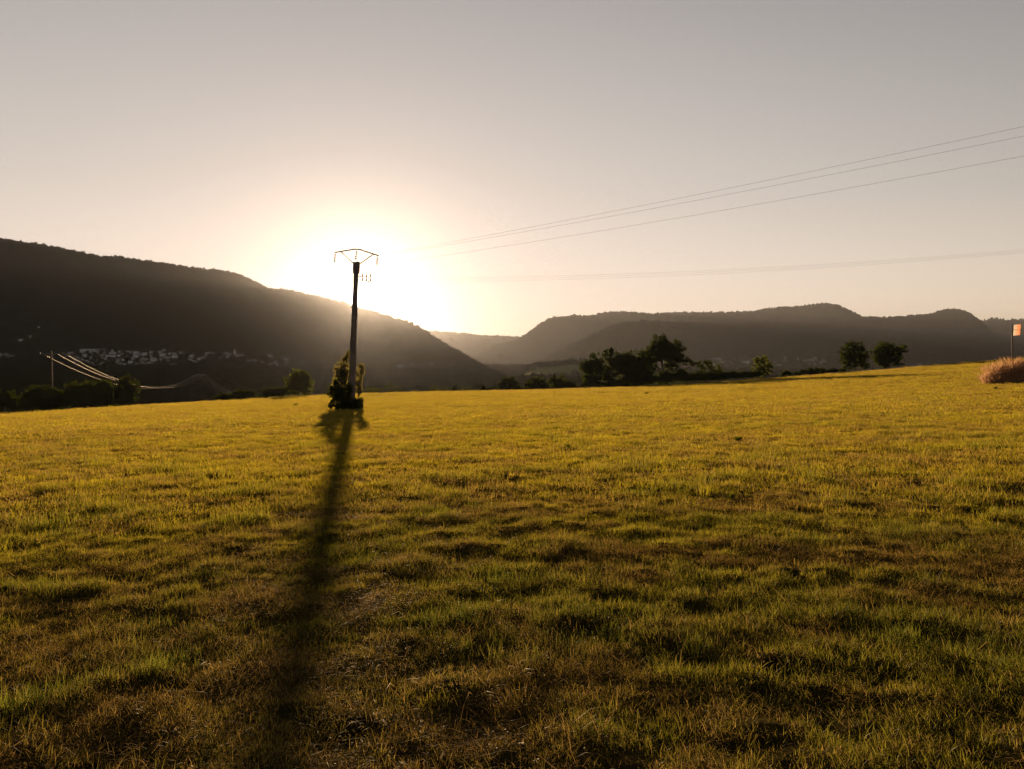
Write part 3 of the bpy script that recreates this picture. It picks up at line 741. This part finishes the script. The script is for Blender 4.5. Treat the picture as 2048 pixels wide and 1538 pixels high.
# ------------------------------------------------------------------ wires
def wire(label, a, b, sag, r, n=40, group='overhead wires'):
    a, b = Vector(a), Vector(b); pts = []
    for k in range(n + 1):
        s = k / n; p = a.lerp(b, s); p.z -= 4 * sag * s * (1 - s); pts.append(p)
    o0 = pts[0].copy()
    o = MB().tube([p - o0 for p in pts], r, 5).build('overhead_wire', M['wire'], smooth=True, loc=o0)
    return tag(o, label, 'wire', group)

def solve_end(a, exy, sag, px, py):
    """height of the far end so that the sagging wire crosses the sight line through (px, py)"""
    t, sl = ray(px, py); a = Vector(a)
    dx, dy = exy[0] - a.x, exy[1] - a.y
    s = (t * a.y - a.x) / (dx - t * dy); yy = a.y + dy * s
    z = EYE + sl * yy
    return Vector((exy[0], exy[1], a.z + (z - a.z + 4 * sag * s * (1 - s)) / s))

R0 = POLE.location
names = ['topmost wire from the crossarm out of the right picture edge', 'middle wire from the crossarm out of the right picture edge', 'lowest of three wires from the crossarm out of the right edge']
ends = []
for k, (py, off) in enumerate(((253, (-1.0, 1.2)), (272, (0, 0)), (312, (1.0, -1.2)))):
    a = R0 + strings[k][1]; e = solve_end(a, (58 - off[0], 4 + off[1]), 1.0, 2048, py); ends.append(e)
    wire(names[k], a, e, 1.0, 0.005)
for k, (lab, zo, py) in enumerate((('upper strand of the nearly level wires right of the sun', 0, 499), ('middle strand of the nearly level wires right of the sun', -.12, 502), ('lower strand of the nearly level wires right of the sun', -.26, 505))):
    a = R0 + pl(743, 556) + Vector((0, .1 * k, zo)); e = solve_end(a, (66, 44 + .3 * k), 1.55, 2048, py)
    wire(lab, a, e, 1.55, 0.0035)

# valley line: three more poles going down the slope on the left
VP = [((103, 704), 172, 23.0), ((401, 748), 330, 8.5), ((503, 779), 470, 6.5)]
vlabels = ['slim pole with three insulators above the left bushes', 'far valley pole top where the wires rise left of the crest bushes', 'farthest valley pole beside the low crest bush']
tops = []
for ((px, py), Y, sp), lab in zip(VP, vlabels):
    tp = at(px, py, Y); gz = float(ground_z(tp.x, tp.y)); ro = empty('utility_pole', (tp.x, tp.y, gz)); tag(ro, lab, 'power pole', 'power poles')
    hgt = tp.z - gz
    MB().tube([(0, 0, -.5), (0, 0, hgt * .5), (0, 0, hgt)], [.19, .16, .12], 8).build('shaft', M['wood'], ro, smooth=True)
    half = sp * Y / F; ang = math.radians(0)
    VA = MB().box((0, 0, hgt - .45), (2 * half + .2, .09, .10)).build('crossarm', M['steel'], ro)
    tt = []
    for q in (-1, 0, 1):
        base = Vector((q * half, 0, hgt - .40 + (.38 if q == 0 else 0)))
        MB().tube([base, base + Vector((0, 0, .12)), base + Vector((0, 0, .2)), base + Vector((0, 0, .34))], [.05, .11, .07, .10], 8).build('insulator', M['glass_ins'], VA, smooth=True)
        tt.append(ro.location + base + Vector((0, 0, .34)))
    tops.append(tt)
nm = ['left', 'middle', 'right']
for q in range(3):
    wire(f'{nm[q]} wire running from the big pole down to the left valley pole', R0 + strings[q][1], tops[0][q], 3.4, 0.0028)
    wire(f'{nm[q]} of three gleaming wires sagging behind the left bushes', tops[0][q], tops[1][q], 7.2, 0.022)
    wire(f'{nm[q]} gleaming wire sagging between the two far valley poles', tops[1][q], tops[2][q], 5.0, 0.06)

# ------------------------------------------------------------------ marker post and tall dry grass at the right
SY = 62.0
sp_ = at(2024, 742, SY); sgz = float(ground_z(sp_.x, sp_.y))
SIGN = empty('marker_post', (sp_.x, sp_.y, sgz)); tag(SIGN, 'wooden post holding a pale orange panel above dry grass at right', 'marker post')
def sl(px, py, dy=0.0):
    p = at(px, py, SY + dy); return Vector((p.x - sp_.x, p.y - sp_.y, p.z - sgz))
MB().tube([(0, 0, -.3), (0, 0, 1.5), sl(2024.5, 650)], [.05, .048, .045], 8).build('post', M['wood'], SIGN, smooth=True)
MB().tube([sl(2021.5, 659.3, -.06), sl(2041.5, 660, -.06)], 0.014, 6).build('bracket', M['steel'], SIGN)
m, n, out = new_mat('panel_sheet')
tc = n.nodes.new('ShaderNodeTexCoord'); sx = n.nodes.new('ShaderNodeSeparateXYZ'); n.links.new(tc.outputs['Generated'], sx.inputs[0])
rp = n.nodes.new('ShaderNodeValToRGB'); rp.color_ramp.elements[0].position = .15; rp.color_ramp.elements[1].position = .85
rp.color_ramp.elements[0].color = (.70, .66, .60, 1); rp.color_ramp.elements[1].color = (.74, .48, .34, 1)
n.links.new(sx.outputs[0], rp.inputs[0])
d = n.nodes.new('ShaderNodeBsdfDiffuse'); t = n.nodes.new('ShaderNodeBsdfTranslucent'); mx = n.nodes.new('ShaderNodeMixShader'); mx.inputs[0].default_value = .55
n.links.new(rp.outputs[0], d.inputs[0]); n.links.new(rp.outputs[0], t.inputs[0]); n.links.new(d.outputs[0], mx.inputs[1]); n.links.new(t.outputs[0], mx.inputs[2]); n.links.new(mx.outputs[0], out.inputs[0])
c4 = [sl(2026.5, 671.5), sl(2040, 670), sl(2042, 648.5), sl(2028, 649.5)]
V = [tuple(p) for p in c4] + [tuple(p + Vector((0, .012, 0))) for p in c4]
me = bpy.data.meshes.new('panel'); me.from_pydata(V, [], [(0, 1, 2, 3), (7, 6, 5, 4), (0, 4, 5, 1), (1, 5, 6, 2), (2, 6, 7, 3), (3, 7, 4, 0)]); me.materials.append(m)
link('panel', me, SIGN)

g = np.random.default_rng(77)
M['dry'] = leaf_mat('dry_stalks', (0.24, 0.135, 0.07), (0.42, 0.25, 0.14), 0.5, 0.0)
Vx, Tx = [], []
c0 = at(2046, 742, 61)
for k in range(14000):
    u = g.random(); ang = g.random() * 6.283
    x = c0.x + 3.0 * math.sqrt(u) * math.cos(ang) * (1 if math.cos(ang) < 0 else 1.6); y = c0.y + 2.2 * math.sqrt(u) * math.sin(ang)
    z = float(0)
    e = 1 - u ** 1.5
    hgt = (0.42 + 1.1 * e) * (0.5 + 0.7 * g.random()) * (0.55 + 0.95 * float(fbm(x / .45, y / .45, 501, 2))); dx, dy = g.normal(0, .26, 2) * hgt * 1.4; wv = .005 + .005 * g.random(); f = g.random() * 6.283
    b = len(Vx); cx, sxx = wv * math.cos(f), wv * math.sin(f)
    Vx += [(x - cx, y - sxx, -.05), (x + cx, y + sxx, -.05), (x + dx * .5 - cx, y + dy * .5 - sxx, hgt * .6), (x + dx * .5 + cx, y + dy * .5 + sxx, hgt * .6), (x + dx, y + dy, hgt)]
    Tx += [(b, b + 1, b + 3), (b, b + 3, b + 2), (b + 2, b + 3, b + 4)]
    # seed head
    b = len(Vx); q = .025
    Vx += [(x + dx * .9 - q * math.cos(f), y + dy * .9 - q * math.sin(f), hgt * .9), (x + dx * .9 + q * math.cos(f), y + dy * .9 + q * math.sin(f), hgt * .9), (x + dx * 1.05, y + dy * 1.05, hgt * 1.08)]
    Tx += [(b, b + 1, b + 2)]
Vx = np.array(Vx); Vx[:, 2] += ground_z(Vx[:, 0], Vx[:, 1])
o = link('tall_dry_grass', mesh_np('tall_dry_grass', Vx, None, Tx, mats=(M['dry'],)))
tag(o, 'reddish tall dry grass around the marker post', 'grass', kind='stuff')

# ------------------------------------------------------------------ single weeds in the mown field
def weed(label, px, py, wpx, hpx, seed, mat='leaf_light'):
    g = np.random.default_rng(seed); p = None
    t, slp = ray(px, py); ys = np.linspace(6, 160, 4000); gz = ground_z(t * ys, ys); i = np.nonzero(gz >= EYE + slp * ys)[0][0]
    Y = ys[i]; k = Y / F
    root = empty('weed', (t * Y, Y, float(gz[i]))); tag(root, label, 'weed', 'weeds standing in the mown field')
    Wm, Hm = wpx * k / 2, hpx * k
    V, Q = [], []
    for q in range(46):
        a = g.random() * 6.283; el = 0.15 + 1.2 * g.random(); L = Wm / max(.35, math.cos(el)) * (.5 + .5 * g.random()); L = min(L, Hm / max(.25, math.sin(el)))
        d = Vector((math.cos(a) * math.cos(el), math.sin(a) * math.cos(el), math.sin(el))); s = Vector((-math.sin(a), math.cos(a), 0))
        wd = L * .10; b = len(V); droop = Vector((0, 0, -.12 * L))
        for w_, pos in ((0.35, 0.0), (1.0, 0.45), (0.8, .75)):
            c = d * L * pos + droop * pos * pos
            V += [tuple(c - s * wd * w_), tuple(c + s * wd * w_)]
        V.append(tuple(d * L + droop))
        Q += [(b, b + 1, b + 3, b + 2), (b + 2, b + 3, b + 5, b + 4), (b + 4, b + 5, b + 6, b + 6)]
    me = bpy.data.meshes.new('leaves'); me.from_pydata(V, [], [tuple(dict.fromkeys(f)) for f in Q]); me.materials.append(M[mat])
    lo = link('leaves', me, root); lo['kind'] = 'stuff'
weed('dark leafy weed right of the field middle, largest of the weeds', 1476, 884, 30, 13, 1)
weed('small dark weed near the field middle', 1135, 895, 22, 8, 2)
weed('pale green weed high in the field below the tall tree', 1293, 789, 15, 7, 3, 'leaf_sapling')
weed('dark weed at the right edge below the dry grass', 1992, 780, 12, 9, 4)
weed('low weed on the left crest before the sunlit tree', 592, 812, 22, 6, 5)
weed('dark weed patch below the largest weed', 1462, 998, 30, 12, 6)
weed('small dark weed low in the field centre', 1308, 996, 26, 9, 7)

# ------------------------------------------------------------------ distant woods
def wood_clump(seed, nl):
    g = np.random.default_rng(seed); lobes = []
    for k in range(4):
        a = g.random() * 6.283; r = 0.6 * g.random(); hh = .55 + .5 * g.random()
        lobes.append((r * math.cos(a), r * math.sin(a), hh * .9, .42 + .2 * g.random(), .42 + .2 * g.random(), hh * .75))
    V, Q = leaf_cloud(lobes, nl, .13, g, .6); V2, Q2 = blob(lobes, .85, g)
    return mesh_np('wood_clump', np.concatenate([V, V2]), np.concatenate([Q, Q2 + len(V)]), mats=(M['forest'],))
wood_src = source_collection('wood_clump', [wood_clump(s, 130) for s in (1, 2, 3, 4)])

def wood(name, x, y, z, s0, s1, label, g):
    n = len(x); s = s0 + (s1 - s0) * g.random(n)
    scatter(name, np.stack([x, y, z], -1), np.stack([0 * x, 0 * x, g.random(n) * 6.283], -1), np.stack([s, s, s * (.8 + .5 * g.random(n))], -1), g.integers(0, 4, n), np.ones((n, 3)) * .03, wood_src, label, 'wood')

CLEAR = []   # house sites and small meadows kept free of trees
g = np.random.default_rng(5)

def village(boxes, seed):
    """house sites inside boxes of the photograph, with the words for each cluster"""
    g = np.random.default_rng(seed); out = []
    for (x0, x1, y0, y1, n, lab, grp) in boxes:
        k = 0; tries = 0
        while k < n and tries < n * 8:
            tries += 1
            p = surf_hit(g.uniform(x0, x1), g.uniform(y0, y1), 900, 5200)
            if p is None or any((p.x - q.x) ** 2 + (p.y - q.y) ** 2 < 13 ** 2 for q, _, _ in out): continue
            out.append((p, lab, grp)); k += 1
    return out
left_v = village([(0, 30, 708, 718, 8, 'small pale house at the left picture edge under the hill', 'houses at the left edge'),
                  (130, 240, 700, 734, 44, 'small pale house in the left half of the dark left village', 'left village, left half'),
                  (240, 362, 702, 734, 44, 'small pale house in the right half of the dark left village', 'left village, right half'),
                  (380, 470, 705, 728, 16, 'scattered pale house between the left village and the church', 'houses left of the church'),
                  (475, 560, 712, 734, 12, 'scattered pale house just right of the church', 'houses right of the church'),
                  (545, 622, 716, 744, 20, 'small pale house in the hazy hamlet above the sunlit tree', 'hamlet above the sunlit tree'),
                  (0, 230, 630, 690, 5, 'lone pale house high on the wooded left slope', 'lone houses on the left slope'),
                  (640, 665, 705, 740, 4, 'hazy pale house just left of the pole saplings', 'houses left of the saplings')], 3)
gorge_v = village([(780, 905, 731, 741, 14, 'tiny pale house at the foot of the slope beside the gorge', 'houses beside the gorge')], 4)
right_v = village([(1425, 1506, 714, 740, 36, 'small grey house in the village between hedge and lone round tree', 'right village, left part'),
                   (1545, 1650, 716, 746, 44, 'small grey house in the village right of the lone round tree', 'right village, right part'),
                   (1820, 1860, 730, 740, 6, 'tiny house right of the pair of skyline trees', 'houses right of the pair of trees')], 6)
CLEAR = [(p.x, p.y) for p, _, _ in left_v + gorge_v + right_v]
CA = np.array(CLEAR)

def clear_mask(x, y, rad=11):
    k = np.ones(len(x), bool)
    for cx, cyy in CA: k &= ((x - cx) / rad) ** 2 + ((y - cyy) / (rad * 1.9)) ** 2 > 1
    return k

for h, (nn, s0, s1, lab) in zip(HILLS, ((60000, 5, 9, 'dense dark wood covering the big left hill'), (9000, 10, 16, 'hazy wood on the far hill in the gap'), (46000, 9, 15, 'wood covering the long right hand mountain'),
                                        (12000, 12, 18, 'wood on the farthest mountain at the right edge'), (28000, 6, 10, 'wood on the lower spur in front of the right mountain'), (420, 5, 9, 'trees along the top of the pale meadow knoll'))):
    t = h['t0'] + (h['t1'] - h['t0']) * g.random(nn); s = 1.04 - g.random(nn) ** 1.0
    if h['name'] == 'knoll': s = np.where(g.random(nn) < .6, .96 + .08 * g.random(nn), 0.35 * g.random(nn) + .2)
    if h['name'] == 'hill' and h['t0'] < -0.5:
        t = np.where(t < -0.95, t + 0.6, t)
    y, z = hill_z(h, t, s); x = t * y
    k = clear_mask(x, y)
    if h['t0'] < -0.5:   # small clearings and meadows on the lower slope
        k &= ~((fbm(x / 130, y / 260, 301, 2) > .70) & (s < .5))
    wood('wood', x[k], y[k], z[k] - 2, s0, s1, lab, g)

nn = 30000
y = 330 + 2400 * g.random(nn) ** 0.8; tx = -0.78 + 1.6 * g.random(nn); x = tx * y
z = ground_z(x, y)
for h in HILLS[:1]:
    d_ = h['f'](tx)[0]; s_ = np.clip(1 + (y - d_) / h['depth'], 0, 1); zh = hill_z(h, tx, s_)[1]
    z = np.where((tx > h['t0']) & (tx < h['t1']) & (s_ > 0), np.maximum(z, zh), z)
hedges = (fbm(x / 150, y / 240, 311, 3) > .47 - .25 * np.clip((y - 900) / 700, 0, 1)) & ~((fbm(x / 90, y / 150, 317, 2) > .66))
k = hedges & clear_mask(x, y) & (x ** 2 + (y) ** 2 > 330 ** 2)
k &= ~((tx > ray(1000, 740)[0]) & (tx < ray(1200, 740)[0]) & (y > 960) & (y < 1520))      # the pale meadow stays open
wood('wood', x[k], y[k], z[k] - 1.0, 5, 10, 'dark trees and hedgerows over the valley floor', g)

# ------------------------------------------------------------------ village houses
def house_meshes(w, d, e, r, wm, rm):
    """walls with gables and a pitched roof with eaves"""
    x, y = w / 2, d / 2
    V = [(-x, -y, -3), (x, -y, -3), (x, y, -3), (-x, y, -3), (-x, -y, e), (x, -y, e), (x, y, e), (-x, y, e), (-x, 0, e + r), (x, 0, e + r)]
    me = bpy.data.meshes.new('wall'); me.from_pydata(V, [], [(0, 1, 5, 4), (1, 2, 6, 9, 5), (2, 3, 7, 6), (3, 0, 4, 8, 7)]); me.materials.append(wm)
    o = .5; s = r / y; V = []; Fc = []
    for sg in (-1, 1):
        b = len(V)
        for zz in (.05, .3):
            V += [(-x - o, sg * (y + o), e - s * o + zz), (x + o, sg * (y + o), e - s * o + zz), (x + o, 0, e + r + zz), (-x - o, 0, e + r + zz)]
        Fc += [tuple(b + q for q in f) for f in ((0, 1, 2, 3), (4, 7, 6, 5), (0, 4, 5, 1), (1, 5, 6, 2), (3, 2, 6, 7), (0, 3, 7, 4))]
    m2 = bpy.data.meshes.new('roof'); m2.from_pydata(V, [], Fc); m2.materials.append(rm)
    return me, m2
HV = [house_meshes(11, 9, 5, 2.6, M['wall1'], M['roof1']), house_meshes(14, 10, 6, 2.8, M['wall2'], M['roof1']), house_meshes(18, 11, 7, 3, M['wall1'], M['roof2']), house_meshes(10, 10, 5.5, 3.2, M['wall2'], M['roof2'])]
def place_houses(pts, seed, scale=1.0):
    g = np.random.default_rng(seed)
    for p, label, group in pts:
        v = int(g.integers(0, 4)); ro = empty('house', p); ro.rotation_euler.z = g.uniform(-.8, .8); s = scale * g.uniform(.85, 1.2); ro.scale = (s, s, s)
        tag(ro, label, 'house', group)
        link('wall', HV[v][0], ro); link('roof', HV[v][1], ro)
place_houses(left_v, 11, .8)
place_houses(gorge_v, 12, .8)
place_houses(right_v, 13, .95)
p = surf_hit(182, 703, 900, 5200); me, m2 = house_meshes(60, 22, 6, 2.5, M['wall1'], M['roof2'])
ro = empty('warehouse', p); tag(ro, 'long pale low warehouse roof at the top of the left village', 'warehouse'); link('wall', me, ro); link('roof', m2, ro)
p = surf_hit(479, 716, 900, 5200); ro = empty('church', p); tag(ro, 'pale church with a pointed tower right of the left village', 'church')
me, m2 = house_meshes(24, 11, 9, 5, M['wall1'], M['roof1']); link('nave_wall', me, ro); link('nave_roof', m2, ro)
TW = MB().box((-14, 0, 9), (6, 6, 24)).build('tower', M['wall1'], ro); MB().frustum(21, 31, (6.6, 6.6), (.3, .3), (-14, 0), (-14, 0)).build('spire', M['roof2'], TW)

# ------------------------------------------------------------------ haze
m, n, out = new_mat('haze_air')
pv = n.nodes.new('ShaderNodeVolumePrincipled'); pv.inputs['Color'].default_value = (1.0, 0.58, 0.26, 1)
pv.inputs['Density'].default_value = HAZE_DENSITY; pv.inputs['Anisotropy'].default_value = HAZE_G
pa = n.nodes.new('ShaderNodeVolumePrincipled'); pa.inputs['Color'].default_value = (0.15, 0.178, 0.235, 1)
pa.inputs['Density'].default_value = AIR_DENSITY; pa.inputs['Anisotropy'].default_value = AIR_G
ad = n.nodes.new('ShaderNodeAddShader'); n.links.new(pv.outputs[0], ad.inputs[0]); n.links.new(pa.outputs[0], ad.inputs[1])
n.links.new(ad.outputs[0], out.inputs['Volume'])
o = MB().box((0, 0, 270), (34000, 34000, 700)).build('haze', m)
tag(o, 'thin golden evening haze filling the whole valley', None, kind='stuff')
